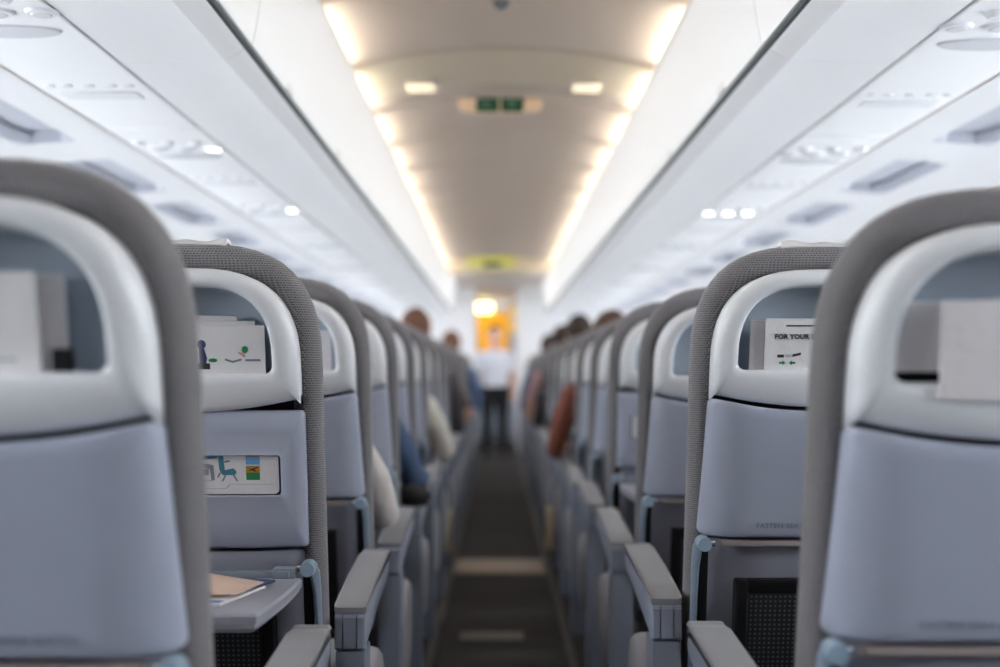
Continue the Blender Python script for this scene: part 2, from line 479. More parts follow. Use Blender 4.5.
    extrude_x(bm, side(.537, .598, .585, .636), [(x0+.001, .004), (x0+.003, .0), (x1-.003, 0), (x1-.001, .004)])
    ar = finish('armrest', bm, M['arm'], root, angle=35)
    bm = bmesh.new()
    extrude_x(bm, side(.5965, .607, .632, .6445), [(x0-.001, .004), (x0+.001, .001), (x0+.006, 0), (x1-.006, 0), (x1-.001, .001), (x1+.001, .004)])
    finish('armrest_pad', bm, M['pad'], ar, angle=35)
    bm = bmesh.new()                      # near end cap with two vertical grooves
    w = x1-x0; prof = []
    for u, d in ((0, .012), (.02, .004), (.06, .001), (.27, 0), (.285, .006), (.305, .006), (.32, 0), (.70, 0), (.715, .006), (.735, .006), (.75, 0), (.94, .001), (.98, .004), (1, .012)):
        prof.append(((x0+u*w)*a, .104+d+ady))
    prof += [((x1)*a, .130+ady), ((x0)*a, .130+ady)]
    rings = [[Vector((x, y+(.004 if y < .12+ady else 0), z)) if k in (0, 3) else Vector((x, y, z)) for x, y in prof] for k, z in enumerate((.538, .542, .592, .596))]
    loft(bm, rings)
    finish('armrest_end_cap', bm, M['arm'], ar, angle=25)
    bm = bmesh.new()
    box(bm, x0+.002, x1-.001, .108+ady, .20+ady, .06, .536, .006, 2)
    for v in bm.verts:
        v.co.x *= a
    finish('side_panel', bm, M['panel'], root)
    bm = bmesh.new()                      # rounded cover of the seat's aisle end, lower and further forward
    prof = [(.275, .30), (.265, .37), (.275, .44), (.31, .480), (.37, .495), (.43, .485), (.475, .45), (.49, .39), (.475, .32), (.43, .27), (.37, .25), (.31, .265)]
    rings = []
    for x, k in ((x0-.012, .92), (x0, .98), (x1-.02, 1.), (x1-.006, .97), (x1+.004, .88)):
        cy = .38; cz = .37
        rings.append([Vector((x*a, cy+(p[0]-cy)*k, cz+(p[1]-cz)*k)) for p in prof])
    loft(bm, rings)
    finish('end_shroud', bm, M['shroud'], root, angle=50)
    # --- legs
    for yy, lean in ((.26, .03), (.55, -.10)):
        bm = bmesh.new()
        tube(bm, [(.10*a, yy, .335), (.10*a, yy+lean*.5, .17), (.10*a, yy+lean, .004)], [.02, .017, .02], 10)
        box(bm, .10*a-.025, .10*a+.025, yy+lean-.05, yy+lean+.05, .0, .018, .004)
        finish('leg', bm, M['leg'], root)
    return root

def text_bm(s, size, extrude=.0004, bold=0., gap=1.):
    cu = bpy.data.curves.new('t', 'FONT'); cu.body = s; cu.size = size; cu.extrude = extrude; cu.offset = bold
    cu.space_character = gap; cu.align_x = 'CENTER'; cu.resolution_u = 2
    o = bpy.data.objects.new('t', cu); C.objects.link(o)
    dg = bpy.context.evaluated_depsgraph_get()
    me = bpy.data.meshes.new_from_object(o.evaluated_get(dg))
    bpy.data.objects.remove(o); bpy.data.curves.remove(cu)
    bm = bmesh.new(); bm.from_mesh(me); bpy.data.meshes.remove(me)
    return bm

def txt_mesh(s, size, m, name, parent, f, bold=0.):
    bm = text_bm(s, size, bold=bold, gap=1.12)
    for v in bm.verts:
        p = v.co.copy(); q = f(p); q.y -= p.z*.6; v.co = q
    return finish(name, bm, m, parent, False)

# ------------------------------------------------------------------ rows of seats
XL, XR = -.276-.225, .323+.225
PITCH = .77
dL = lambda i: 1.19+PITCH*i-.012
dR = lambda i: 1.30+PITCH*i-.012
NROW = 18
ORD = ['first', 'second', 'third', 'fourth', 'fifth', 'sixth', 'seventh', 'eighth', 'ninth', 'tenth', 'eleventh', 'twelfth', 'thirteenth', 'fourteenth', 'fifteenth', 'sixteenth', 'seventeenth', 'eighteenth']
protoL = build_seat(1); protoR = build_seat(-1)
openL = build_seat(1, True); openR = build_seat(-1, True)
used = set()
SEATS = {}
def seat(side, i):
    px, d, pc, po = (XL, dL(i), protoL, openL) if side == 'L' else (XR, dR(i), protoR, openR)
    is_open = (side == 'L' and i == 1) or (side == 'R' and i == 3)
    src = po if is_open else pc
    o = src if src not in used else copy_tree(src)
    used.add(src)
    o.location = (px, d, 0)
    nm = 'left' if side == 'L' else 'right'
    extra = {('L', 0): 'grey seat at the left edge, largest and nearest of the left row',
             ('R', 0): 'grey seat at the right edge, largest and nearest of the right row',
             ('L', 1): 'grey seat with lowered tray table and picture placard, second of the left row',
             ('R', 1): 'grey seat with FOR YOUR SAFETY card in its pocket, second of the right row',
             ('L', 2): 'grey seat with blue magazine in its pocket, third of the left row',
             ('R', 2): 'grey seat with an empty literature pocket, third of the right row',
             ('R', 3): 'grey seat with lowered tray, fourth of the right row'}.get((side, i))
    tag(o, extra or f'grey aisle seat, {ORD[i]} from the camera in the {nm} row', 'seat', f'{nm} aisle seats')
    if i == 0: o.scale.z = 1.0035 if side == 'L' else .9925
    if (side, i) == ('R', 1): o.scale.z = 1.006
    if i == 0: o.location.x += -.017 if side == 'L' else .014
    SEATS[side, i] = o
    return o
for i in range(NROW):
    seat('L', i); seat('R', i)

# white covers over the two headrests in focus
def headrest_cover(root, a):
    bm = bmesh.new(); rings = []
    for k in range(17):
        x = -.070+.140*k/16
        wv = .002*math.sin(k*.9)+.0025*math.sin(k*.37+1)
        def top(ins): 
            # height of the backrest outline at x
            h = .2165-ins; r = .2-ins*.8; xx = max(0, abs(x)-(h-r)); return 1.214-ins-r+r*max(0, 1-(xx/r)**2.74)**(1/2.74)
        prof = [(t+.016, z) for t, z in [(.042, top(.006)+.004), (.054, top(0)+.0055+wv), (.077, top(.003)+.006+wv*1.4), (.10, top(.014)+.006+wv), (.118, top(.032)+.004), (.127, 1.16), (.129, 1.10), (.1265, 1.10), (.1245, 1.16), (.115, top(.032)+.0015), (.098, top(.014)+.003+wv), (.077, top(.003)+.0025+wv), (.054, top(0)+.002), (.043, top(.006)+.0015)]]
        rings.append([Vector((x, t+Y(z), z)) for t, z in prof])
    loft(bm, rings)
    o = finish('headrest_cover', bm, M['paper'], root); o['label'] = 'white cover draped over the headrest top'
headrest_cover(SEATS['L', 1], 1); headrest_cover(SEATS['R', 1], -1)
# cream marker panels at the foot of the seats by the painted light pool
for sd, i, fx0, fx1 in (('L', 6, .250, .288), ('R', 6, .279, .309)):
    a = 1 if sd == 'L' else -1
    bm = bmesh.new(); box(bm, fx0, fx1, .085, .19, .15, .345, .006)
    for v in bm.verts: v.co.x *= a
    o = finish('foot_panel', bm, M['cream'], SEATS[sd, i]); o['label'] = 'cream panel low on the seat end'

# middle and window seats, each one mesh (the aisle seats hide them)
def joined(root):
    bm = bmesh.new(); mats = []
    def rec(o):
        if o.type == 'MESH' and o.name.split('.')[0] not in ('tray_lettering',):
            idx = []
            for m in o.data.materials:
                if m not in mats: mats.append(m)
                idx.append(mats.index(m))
            b2 = bmesh.new(); b2.from_mesh(o.data)
            for f in b2.faces: f.material_index = idx[f.material_index]
            merge(bm, b2)
        for c in o.children: rec(c)
    rec(root)
    me = bpy.data.meshes.new('passenger_seat'); bm.to_mesh(me); bm.free()
    for m in mats: me.materials.append(m)
    me.polygons.foreach_set('use_smooth', [True]*len(me.polygons)); me.set_sharp_from_angle(angle=math.radians(45))
    return me
meL, meR = joined(protoL), joined(protoR)
for i in range(15):
    for side in 'LR':
        for k in (1, 2):
            o = link('passenger_seat', meL if side == 'L' else meR)
            o.location = ((XL-.51*k, dL(i), 0) if side == 'L' else (XR+.51*k, dR(i), 0))
            w = 'middle' if k == 1 else 'window'; nm = 'left' if side == 'L' else 'right'
            tag(o, f'grey {w} seat out of sight behind the {nm} aisle seats', 'seat', f'{nm} {w} seats')

# ------------------------------------------------------------------ things in the pockets
def card(side, i, x0, x1, z0, z1, t, thick, name, m, label, cat, art=None, tilt=0., curl=.0, top=0.):
    """a leaflet standing in a seat pocket; x0,x1 are world x, z heights, t depth behind the shell face"""
    r = SEATS[side, i]; ox, oy = r.location.x, r.location.y
    xc = (x0+x1)/2; hw = abs(x1-x0)/2; h = z1-z0
    loc = Vector((xc, oy+t+Y(z0), z0))
    th = math.atan(LEAN)+tilt
    bm = bmesh.new()
    nx = 8; rings = []
    for k in range(nx+1):
        u = -1+2*k/nx; c = curl*(1-u*u); dz = top*u
        rings.append([Vector((u*hw, c, 0)), Vector((u*hw, c, h+dz)), Vector((u*hw, c+thick, h+dz)), Vector((u*hw, c+thick, 0))])
    loft(bm, rings)
    o = finish(name, bm, m, None, False)
    o.location = loc; o.rotation_euler = (th, 0, 0)
    tag(o, label, cat)
    def add_art(nm, mm, polys, dy=.0006):
        bm = bmesh.new()
        for poly in polys:
            loft(bm, [[Vector((x, -dy, z)) for x, z in poly], [Vector((x, .0003, z)) for x, z in poly]])
        return finish(nm, bm, mm, o, False)
    if art: art(o, add_art, hw, h)
    return o
def rc(x0, x1, z0, z1): return [(x0, z0), (x1, z0), (x1, z1), (x0, z1)]
def el(cx, cz, rx, rz, n=16): return [(cx+rx*math.cos(2*PI*i/n), cz+rz*math.sin(2*PI*i/n)) for i in range(n)]
def arrow(x, z, s, d): return [(x-d*s, z-s*.3), (x, z-s*.3), (x, z-s*.75), (x+d*s, z), (x, z+s*.75), (x, z+s*.3), (x-d*s, z+s*.3)]

def art_safety(o, A, hw, h):
    def put(s, size, cx, z, bold=.0):
        bm = text_bm(s, size, .0002, bold)
        for v in bm.verts: v.co = Vector((v.co.x+cx, -.0008-v.co.z, v.co.y+z))
        finish('lettering', bm, M['ink'], o, False)
    put('FOR YOUR SAFETY', .0116, -hw+.011+.0535, h*.655, .0003)
    q = -hw
    A('title_bar', M['ink'], [rc(q+.034, hw*.9, h*.868, h*.892)])
    A('belt_drawing', M['ink'], [[(q+.021, .0325), (q+.032, .0325), (q+.032, .0375), (q+.021, .0375)], [(q+.046, .0335), (q+.060, .037), (q+.060, .041), (q+.046, .038)]])
    A('buckle_drawing', M['inkfaint'], [rc(q+.034, q+.045, .033, .038)])
    A('arrow', M['inkgreen'], [arrow(q+.030, .0235, .0055, 1)])
    A('arrow', M['inkgreen'], [arrow(q+.046, .0235, .0055, -1)])
    A('foot_mark', M['inknavy'], [[(q+.056, .002), (q+.068, .002), (q+.063, .0045)]])
def art_brace(o, A, hw, h):
    g = lambda pts: [(x+.040, z*.80) for x, z in pts]
    A('seated_figure', M['inknavy'], [g(el(-.062, .068, .007, .009)), g([(-.066, .060), (-.058, .060), (-.054, .040), (-.056, .030), (-.066, .030)])])
    A('seated_legs', M['ink'], [g(rc(-.070, -.050, .018, .030))])
    A('green_hand', M['inkgreen'], [g(el(-.045, .036, .007, .004))])
    A('belt_line', M['inkgrey'], [g([(-.026, .036), (-.014, .031), (.000, .036), (.000, .040), (-.014, .035), (-.026, .040)]), g(rc(.006, .030, .0345, .0385))])
    A('pink_figure', M['inkpink'], [g([(-.006, .054), (.004, .050), (.007, .043), (.004, .042), (-.004, .050)])])
    A('green_figure', M['inkgreen'], [g(el(.006, .058, .005, .007))])
    A('foot_drawing', M['inkgrey'], [g([(-.048, .001), (-.030, .001), (-.032, .009), (-.046, .009)])])
    A('foot_mark', M['ink'], [g([(-.012, .003), (.004, .005), (-.010, .0065)])])
def art_blur(o, A, hw, h):
    A('grey_lines', M['inkfaint'], [rc(-.03, hw*.55, h*.70, h*.73), rc(-.03, hw*.35, h*.77, h*.795)])
    A('green_figure', M['inkgreen'], [el(.012, h*.30, .006, .006)])
    A('dark_line', M['inkgrey'], [rc(-.01, hw*.72, h*.19, h*.205)])
    A('foot_mark', M['inkgrey'], [el(-.0, .004, .012, .003)])
def art_mag(o, A, hw, h):
    A('blue_cover', M['paperblue'], [rc(-hw, -hw*.2, h*.1, h*.95)])
def art_cap(o, A, hw, h):
    A('dark_foot', M['ink'], [rc(-hw*.97, -hw*.55, .002, .012)])

# row one, left
card('L', 0, -.600, -.437, 1.000, 1.106, .012, .003, 'safety_card', M['paper'], 'out of focus white safety card in the nearest seat pocket on the left', 'card', art_blur, .02, 0, -.0)
card('L', 0, -.520, -.4145, 1.000, 1.105, .024, .006, 'booklet', M['paper2'], 'out of focus pinkish white booklet behind the nearest safety card on the left', 'booklet', None, .02, 0, -.001)
b = bmesh.new(); box(b, -.0095, .0095, 0, .012, 0, .030, .003)
o = finish('black_case', b, M['black']); o.location = (-.417, dL(0)-.003+.012+Y(1.0), 1.000); o.rotation_euler = (math.atan(LEAN), 0, 0)
tag(o, 'small black case in the bottom corner of the nearest pocket on the left', 'case')
# row one, right
card('R', 0, .4560, .640, .980, 1.085, -.018, .005, 'booklet', M['paper3'], 'big blurred white booklet leaning out of the nearest seat pocket on the right', 'booklet', None, -.05, -.006, .003)
card('R', 0, .413, .475, 1.008, 1.082, .010, .006, 'folded_paper', M['paper2'], 'blurred pinkish folded paper beside the big white booklet on the right', 'paper', None, .02, .003, 0)
b = bmesh.new(); box(b, -.034, .034, 0, .02, 0, .019, .004)
o = finish('dark_pouch', b, M['black']); o.location = (.448, dR(0)+.018+Y(1.0), .992); o.rotation_euler = (math.atan(LEAN), 0, 0)
tag(o, 'dark pouch lying under the pinkish folded paper on the right', 'pouch')
# row two, left
card('L', 1, -.520, -.3655, .998, 1.082, .010, .003, 'safety_card', M['paper'], 'white safety card with a seated figure and green marks, behind the lowered tray', 'card', art_brace, .02)
card('L', 1, -.560, -.385, .988, 1.091, .034, .004, 'booklet', M['paper'], 'plain white booklet just behind the card with the seated figure', 'booklet', None, .02, 0, -.001)
card('L', 1, -.560, -.415, .988, 1.100, .046, .004, 'magazine', M['paper2'], 'tallest white magazine at the back of the pocket above the lowered tray', 'magazine', None, .02)
# row two, right
card('R', 1, .4445, .640, 1.000, 1.098, .004, .003, 'safety_card', M['paper'], 'white safety card printed FOR YOUR SAFETY with two green arrows', 'card', art_safety, .02)
card('R', 1, .4225, .530, .996, 1.096, .018, .006, 'booklet', M['paper2'], 'pale mauve booklet behind the FOR YOUR SAFETY card', 'booklet', art_cap, .02, 0, .0)
# further rows
card('L', 2, -.420, -.365, .992, 1.100, .020, .005, 'magazine', M['paper2'], 'magazine with a dark blue and white cover, third seat of the left row', 'magazine', art_mag, .02)
card('L', 3, -.430, -.366, .992, 1.085, .020, .005, 'booklet', M['paper2'], 'pale booklet in the pocket of the fourth left seat', 'booklet', None, .02)
card('R', 3, .4150, .470, .992, 1.105, .015, .005, 'booklet', M['paper2'], 'pale booklet in the pocket of the fourth right seat', 'booklet', None, .02)

# papers on the lowered tray
tx, ty, tz = XL, dL(1), .6785
b = bmesh.new()
rings = []
for k, (x, w, z0, h) in enumerate(((-.10, .062, 0, .004), (-.06, .072, .001, .013), (-.02, .074, .002, .019), (.02, .072, .002, .017), (.06, .066, .001, .012), (.10, .058, 0, .008), (.125, .05, 0, .004))):
    rings.append([Vector((x, -w, z0)), Vector((x, -w*.5, z0+h*.8)), Vector((x, 0, z0+h)), Vector((x, w*.6, z0+h*.85)), Vector((x, w, z0+h*.3)), Vector((x, w, z0)), Vector((x, 0, z0))])
loft(b, rings)
o = finish('paper_bag', b, M['kraft'], None, True, True, 30); o.location = (tx+.015, ty-.085, tz+.0095); o.rotation_euler = (0, 0, -.18)
tag(o, 'crumpled brown paper bag on the lowered tray table', 'bag')
def leaflet(name, x, y, hw, hd, z, rz, m, label, cat, art=()):
    b = bmesh.new(); box(b, -hw, hw, -hd, hd, 0, .004, .001, 1)
    o = finish(name, b, m, None, False); o.location = (tx+x, ty+y, z); o.rotation_euler = (0, 0, rz); tag(o, label, cat)
    for nm, mm, x0, x1, y0, y1 in art:
        b = bmesh.new(); box(b, x0, x1, y0, y1, .0038, .0046); finish(nm, b, mm, o, False)
    return o
leaflet('magazine', .010, -.095, .125, .075, tz, -.25, M['paper'], 'white magazine with a blue stripe lying under the brown paper bag', 'magazine', [('blue_stripe', M['paperblue'], -.10, .12, -.07, -.055)])
leaflet('booklet', .112, -.062, .032, .050, tz+.0048, -.35, M['inknavy'], 'dark blue booklet sticking out from under the brown paper bag', 'booklet', [('white_corner', M['paper'], -.005, .028, -.05, .0)])

# ------------------------------------------------------------------ cabin shell
CX = .0215
Y0, Y1 = -1.75, 15.0
def P3(s, h, y, z): return Vector((CX+s*h, y, z))
def strip(bm, s, prof, ys):
    vs = [[bm.verts.new(P3(s, h, y, z)) for h, z in prof] for y in ys]
    for a_, b_ in zip(vs, vs[1:]):
        for k in range(len(prof)-1): bm.faces.new((a_[k], a_[k+1], b_[k+1], b_[k]))
def prism_y(bm, s, prof, y0, y1):
    loft(bm, [[P3(s, h, y0, z) for h, z in prof], [P3(s, h, y1, z) for h, z in prof]])

b = bmesh.new(); box(b, CX-1.95, CX+1.95, Y0, 18.2, -.06, 0.)
struct('floor', b, M['floor'], False)
# seat track covers, a painted light pool and a faint strip on the floor
n_tr = 0
for X in (-.236, .262):
    n_tr += 1; b = bmesh.new(); box(b, X-.016, X+.016, Y0, 15, .0, .007, .002, 1)
    struct(f'trim_{n_tr}', b, M['track'])
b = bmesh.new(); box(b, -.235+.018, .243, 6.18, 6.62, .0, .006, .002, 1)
n_tr += 1; struct(f'trim_{n_tr}', b, M['lightpool'])  # warm pool of light on the aisle floor, made as a tan slab
b = bmesh.new(); box(b, -.14, .10, 4.66, 4.80, .0, .004, .001, 1)
n_tr += 1; struct(f'trim_{n_tr}', b, M['track'])

# side walls with window openings
WIN0, WP, WH = .37, .53, .115
for s, nm in ((-1, 'left'), (1, 'right')):
    prof = [(1.70, 0), (1.80, .35), (1.86, .75), (1.86, 1.02), (1.83, 1.18), (1.79, 1.36), (1.72, 1.52), (1.66, 1.60)]
    ys = [Y0]; k = 0
    while WIN0+k*WP < 14.8:
        yc = WIN0+k*WP; ys += [yc-WH, yc+WH]; k += 1
    ys.append(15.0)
    b = bmesh.new()
    vs = [[b.verts.new(P3(s, h, y, z)) for h, z in prof] for y in ys]
    for j, (a_, b_) in enumerate(zip(vs, vs[1:])):
        for q in range(len(prof)-1):
            if j % 2 == 1 and q in (3, 4): continue
            b.faces.new((a_[q], a_[q+1], b_[q+1], b_[q]))
    struct('wall_'+nm, b, M['wall'], True, 60)
    k = 0
    while WIN0+k*WP < 14.8:
        yc = WIN0+k*WP; k += 1
        b = bmesh.new()
        fr = [(yc-WH, 1.02, 1.86), (yc+WH, 1.02, 1.86), (yc+WH, 1.36, 1.79), (yc-WH, 1.36, 1.79)]
        inn = [(yc+(y-yc)*.86, 1.19+(z-1.19)*.9, h+.05) for y, z, h in fr]
        loft(b, [[P3(s, h-.003, y, z) for y, z, h in fr], [P3(s, h, y, z) for y, z, h in inn], [P3(s, h+.06, y, z) for y, z, h in inn]], False, False)
        w = struct(f'window_{k + (0 if s < 0 else 60)}', b, M['wall'])
        b = bmesh.new()
        loft(b, [[P3(s, h+.03, y, z) for y, z, h in inn], [P3(s, h+.034, y, z) for y, z, h in inn]])
        finish('pane', b, M['glass'], w, False)

# ceiling: arched panels with a small lip between them
def ceil_z(h, dz=0.): return 2.152-.075*(h/.56)**2+dz
b = bmesh.new()
hs = [-.60+1.2*k/24 for k in range(25)]
segs = []
y = 4.35-.77*7
Y0C = y
edges = []
while y < 12.4: edges.append(y); y += .77
edges.append(12.4)
rows = []
for y0, y1 in zip(edges, edges[1:]):
    for f, dz in ((0.0, .012), (.02, .0), (.5, .006), (.96, .0), (1.0, .012)):
        rows.append([b.verts.new(Vector((CX+h, y0+(y1-y0)*f, ceil_z(h, dz)))) for h in hs])
for r0, r1 in zip(rows, rows[1:]):
    for k in range(24):
        b.faces.new((r0[k], r0[k+1], r1[k+1], r1[k]))
# closing lids over the coves and the bins
for s in (-1, 1):
    strip(b, s, [(.60, 2.066), (.66, 2.07), (1.62, 2.07), (1.70, 1.58)], [Y0, 15.0])
struct('ceiling', b, M['ceil'], True, 30)
b = bmesh.new()
vv = [[b.verts.new(Vector((CX+h, y, ceil_z(h, -.010 if y in (4.40, 4.83) else -.016)))) for h in hs] for y in (4.36, 4.40, 4.83, 4.87)]
for h_i, r in ((0, vv[0]), (3, vv[3])):
    for v in r: v.co.z += .012
for r0, r1 in zip(vv, vv[1:]):
    for k in range(24): b.faces.new((r0[k], r0[k+1], r1[k+1], r1[k]))
n_tr += 1; struct(f'trim_{n_tr}', b, M['ceilband'], True, 30)
# rear bulkhead unseen behind the camera, set close and dark to cut light
b = bmesh.new(); box(b, CX-1.95, CX+1.95, Y0-.05, Y0, 0, 2.2)
struct('wall_rear', b, M['rearwall'], False)

# cove lamps (real tubes lying on the ledge above the bins)
for s, nm in ((-1, 'left'), (1, 'right')):
    k = 0
    y = edges[0]
    for e0, e1 in zip(edges, edges[1:]):
        b = bmesh.new(); box(b, .532, .556, e0+.07, e1-.07, 2.030, 2.056, .004, 1)
        for v in b.verts: v.co.x = CX+s*v.co.x
        o = finish('cove_lamp', b, M['cove'], None, False)
        tag(o, f'warm strip lamp hidden in the {nm} cove above the lockers', 'lamp', f'{nm} cove lamps')
    b = bmesh.new()
    prof = [(.500, 2.000), (.508, 2.000), (.520, 2.022), (.62, 2.022), (.62, 2.030), (.514, 2.030), (.500, 2.012)]
    prism_y(b, s, prof, Y0, 15.0)
    n_tr += 1; struct(f'trim_{n_tr}', b, M['trim'])

# ------------------------------------------------------------------ overhead lockers
BW = .92
def make_bin(s):
    root = empty('overhead_locker')
    def Q(h, y, z): return Vector((s*h, y, z))
    def pr(b, prof, y0, y1, bev=.004):
        c_h = sum(p[0] for p in prof)/len(prof); c_z = sum(p[1] for p in prof)/len(prof)
        def sh(k): return [(c_h+(h-c_h)*k, c_z+(z-c_z)*k) for h, z in prof]
        loft(b, [[Q(h, y0, z) for h, z in prof], [Q(h, y1, z) for h, z in prof]])
    b = bmesh.new()
    pr(b, [(.5535, 1.700), (.557, 1.690), (.572, 1.679), (.592, 1.670), (.598, 1.6655), (.606, 1.668), (.70, 1.664), (.815, 1.660), (.815, 1.74), (1.25, 1.80), (1.25, 2.03), (.56, 2.03)], .0015, BW-.0015)
    finish('locker_body', b, M['bin'], root, angle=28)
    b = bmesh.new()
    outer = [(.541, 1.700), (.5375, 1.706), (.531, 1.74), (.522, 1.80), (.514, 1.86), (.508, 1.92), (.503, 1.98), (.501, 1.997)]
    pr(b, outer+[(.525, 1.998), (.54, 1.90), (.549, 1.80), (.549, 1.706), (.546, 1.700)], .002, BW-.002)
    d = finish('locker_door', b, M['bind'], root, angle=35)
    b = bmesh.new()
    pr(b, [(.545, 1.6995), (.5535, 1.699), (.5565, 1.691), (.549, 1.693)], 0, BW, .001)
    finish('door_gap_strip', b, M['gapdark'], root)  # dark green strip added to deepen the shaded gap under the door
    b = bmesh.new()
    loft(b, [[Q(.5405-t, .46+y*k, 1.7015+z*k) for y, z in [(-.045, 0), (-.045, .022), (-.03, .032), (.03, .032), (.045, .022), (.045, 0)]] for t, k in ((-.004, 1), (.004, 1), (.006, .85))])
    finish('latch', b, M['trim'], d)
    return root
for s, nm in ((-1, 'left'), (1, 'right')):
    p = make_bin(s); k = 0; y = 2.6-BW*4; first = True
    while y+BW < 15.0:
        if y+BW < 2.3: lab = f'white locker over the {nm} seats, out of the frame above the camera'; grp = f'{nm} lockers above the camera'
        else:
            k += 1; lab = f'white overhead locker above the {nm} seats, {ORD[k-1]} from the camera'; grp = f'{nm} overhead lockers'
        o = p if first else copy_tree(p); first = False
        o.location = (CX, y, 0); tag(o, lab, 'locker', grp)
        y += BW

# ------------------------------------------------------------------ service panels under the lockers
UP = 1.37
def make_psu(s):
    root = empty('service_panel')
    def Q(h, y, z): return Vector((s*h, y, z))
    b = bmesh.new()
    box(b, .8235, 1.077, -.29, UP-.29-.004, 1.6585, 1.675, .003, 1)
    for v in b.verts: v.co.x *= s
    finish('panel', b, M['psu'], root)
    for hx in (.845, .925, 1.005):
        b = bmesh.new(); disc(b, Q(hx, -.01, 1.659), (0, 0, -1), .031, .026, .006, 24)
        ring = finish('lamp_ring', b, M['psul'], root)
        b = bmesh.new(); disc(b, Q(hx, -.01, 1.6535), (0, 0, -1), .020, .016, .003, 20)
        finish('reading_lamp', b, M['readoff'], ring)
        b = bmesh.new(); disc(b, Q(hx+.035, -.10, 1.659), (0, 0, -1), .022, .012, .012, 18)
        finish('air_nozzle', b, M['psul'], root)
    b = bmesh.new(); disc(b, Q(.95, .115, 1.6592), (0, 0, -1), .100, .094, .005, 32, 1., .42)
    finish('speaker_grille', b, M['psug'], root)
    for hx in (.86, .90, .95, 1.0, 1.04):
        b = bmesh.new(); disc(b, Q(hx, .57, 1.659), (0, 0, -1), .013, .011, .004, 16)
        finish('call_button', b, M['psul'], root)
    b = bmesh.new(); box(b, .86, 1.04, .63, .70, 1.655, 1.66, .002, 1)
    for v in b.verts: v.co.x *= s
    finish('sign_strip', b, M['psul'], root)
    return root
for s, nm, yb in ((-1, 'left', 2.23), (1, 'right', 2.32)):
    p = make_psu(s); first = True; kk = 0
    for k in range(-2, 10):
        y = yb+UP*k
        if y+UP > 15.3: break
        o = p if first else copy_tree(p); first = False
        o.location = (CX, y, 0)
        if y+UP-.29 < 2.2: lab = f'white service panel over the {nm} seats, out of the frame beside the camera'; grp = f'{nm} service panels beside the camera'
        else:
            kk += 1; lab = f'white service panel with reading lamps over the {nm} seats, {ORD[kk-1]} from the camera'; grp = f'{nm} service panels'
        tag(o, lab, 'service panel', grp)
        rings_ = [c for c in o.children if c.name.startswith('lamp_ring')]
        rings_.sort(key=lambda c: abs(c.data.vertices[0].co.x))
        lit = {('left', 1): [0], ('left', 2): [0], ('right', 2): [0, 1, 2]}.get((nm, k), [])
        for q in lit:
            for c in rings_[q].children:
                c.data = c.data.copy(); c.data.materials[0] = M['readon']; c['label'] = 'lit reading lamp'
    b = bmesh.new(); prism_y(b, s, [(.80, 1.676), (1.10, 1.676), (1.10, 1.684), (.80, 1.684)], Y0, 15.0)
    n_tr += 1; struct(f'trim_{n_tr}', b, M['psug'], False)
    # outboard panel with oblong recesses
    b = bmesh.new()
    prof = [(1.083, 1.659), (1.215, 1.661), (1.375, 1.648), (1.47, 1.625), (1.56, 1.59)]
    RP, RL = .97, .66
    st = 3.80-RP*5
    ys = [Y0]
    yy = st
    while yy < Y0+.1: yy += RP
    starts = []
    while yy+RL < 15: starts.append(yy); ys += [yy, yy+RL]; yy += RP
    ys.append(15.0)
    vs = [[b.verts.new(P3(s, h, y, z)) for h, z in prof] for y in ys]
    for j, (a_, b_) in enumerate(zip(vs, vs[1:])):
        for q in range(len(prof)-1):
            if j % 2 == 1 and q == 1: continue
            b.faces.new((a_[q], a_[q+1], b_[q+1], b_[q]))
    n_tr += 1; struct(f'trim_{n_tr}', b, M['sidep'], True, 60)
    for q, y0 in enumerate(starts):
        b = bmesh.new()
        def ringr(ins, dz): return [P3(s, h, y, z+dz) for h, y, z in ((1.215+ins, y0+.06+ins, 1.661), (1.25+ins, y0+ins, 1.658), (1.34-ins, y0+ins, 1.651), (1.375-ins, y0+.06+ins, 1.648), (1.375-ins, y0+RL-.06-ins, 1.648), (1.34-ins, y0+RL-ins, 1.651), (1.25+ins, y0+RL-ins, 1.658), (1.215+ins, y0+RL-.06-ins, 1.661))]
        def ringq(dz): return [P3(s, h, y, z+dz) for h, y, z in ((1.213, y0-.002, 1.6605), (1.25, y0-.002, 1.6575), (1.34, y0-.002, 1.6505), (1.377, y0-.002, 1.6475), (1.377, y0+RL+.002, 1.6475), (1.34, y0+RL+.002, 1.6505), (1.25, y0+RL+.002, 1.6575), (1.213, y0+RL+.002, 1.6605))]
        loft(b, [ringq(-.0005), ringr(0, -.001), ringr(.008, .022), ringr(.012, .032)], False, True)
        o = finish('air_grille', b, M['recess'], None, True, True, 30)
        if y0+RL < 3.2: tag(o, f'blue grey recessed grille in the {nm} side panel, out of the frame beside the camera', 'grille', f'{nm} grilles beside the camera')
        else:
            qq = sum(1 for t in starts[:q] if t+RL >= 3.2)
            tag(o, f'blue grey recessed grille between {nm} service panels and wall, {ORD[qq]} from the camera', 'grille', f'{nm} side grilles')

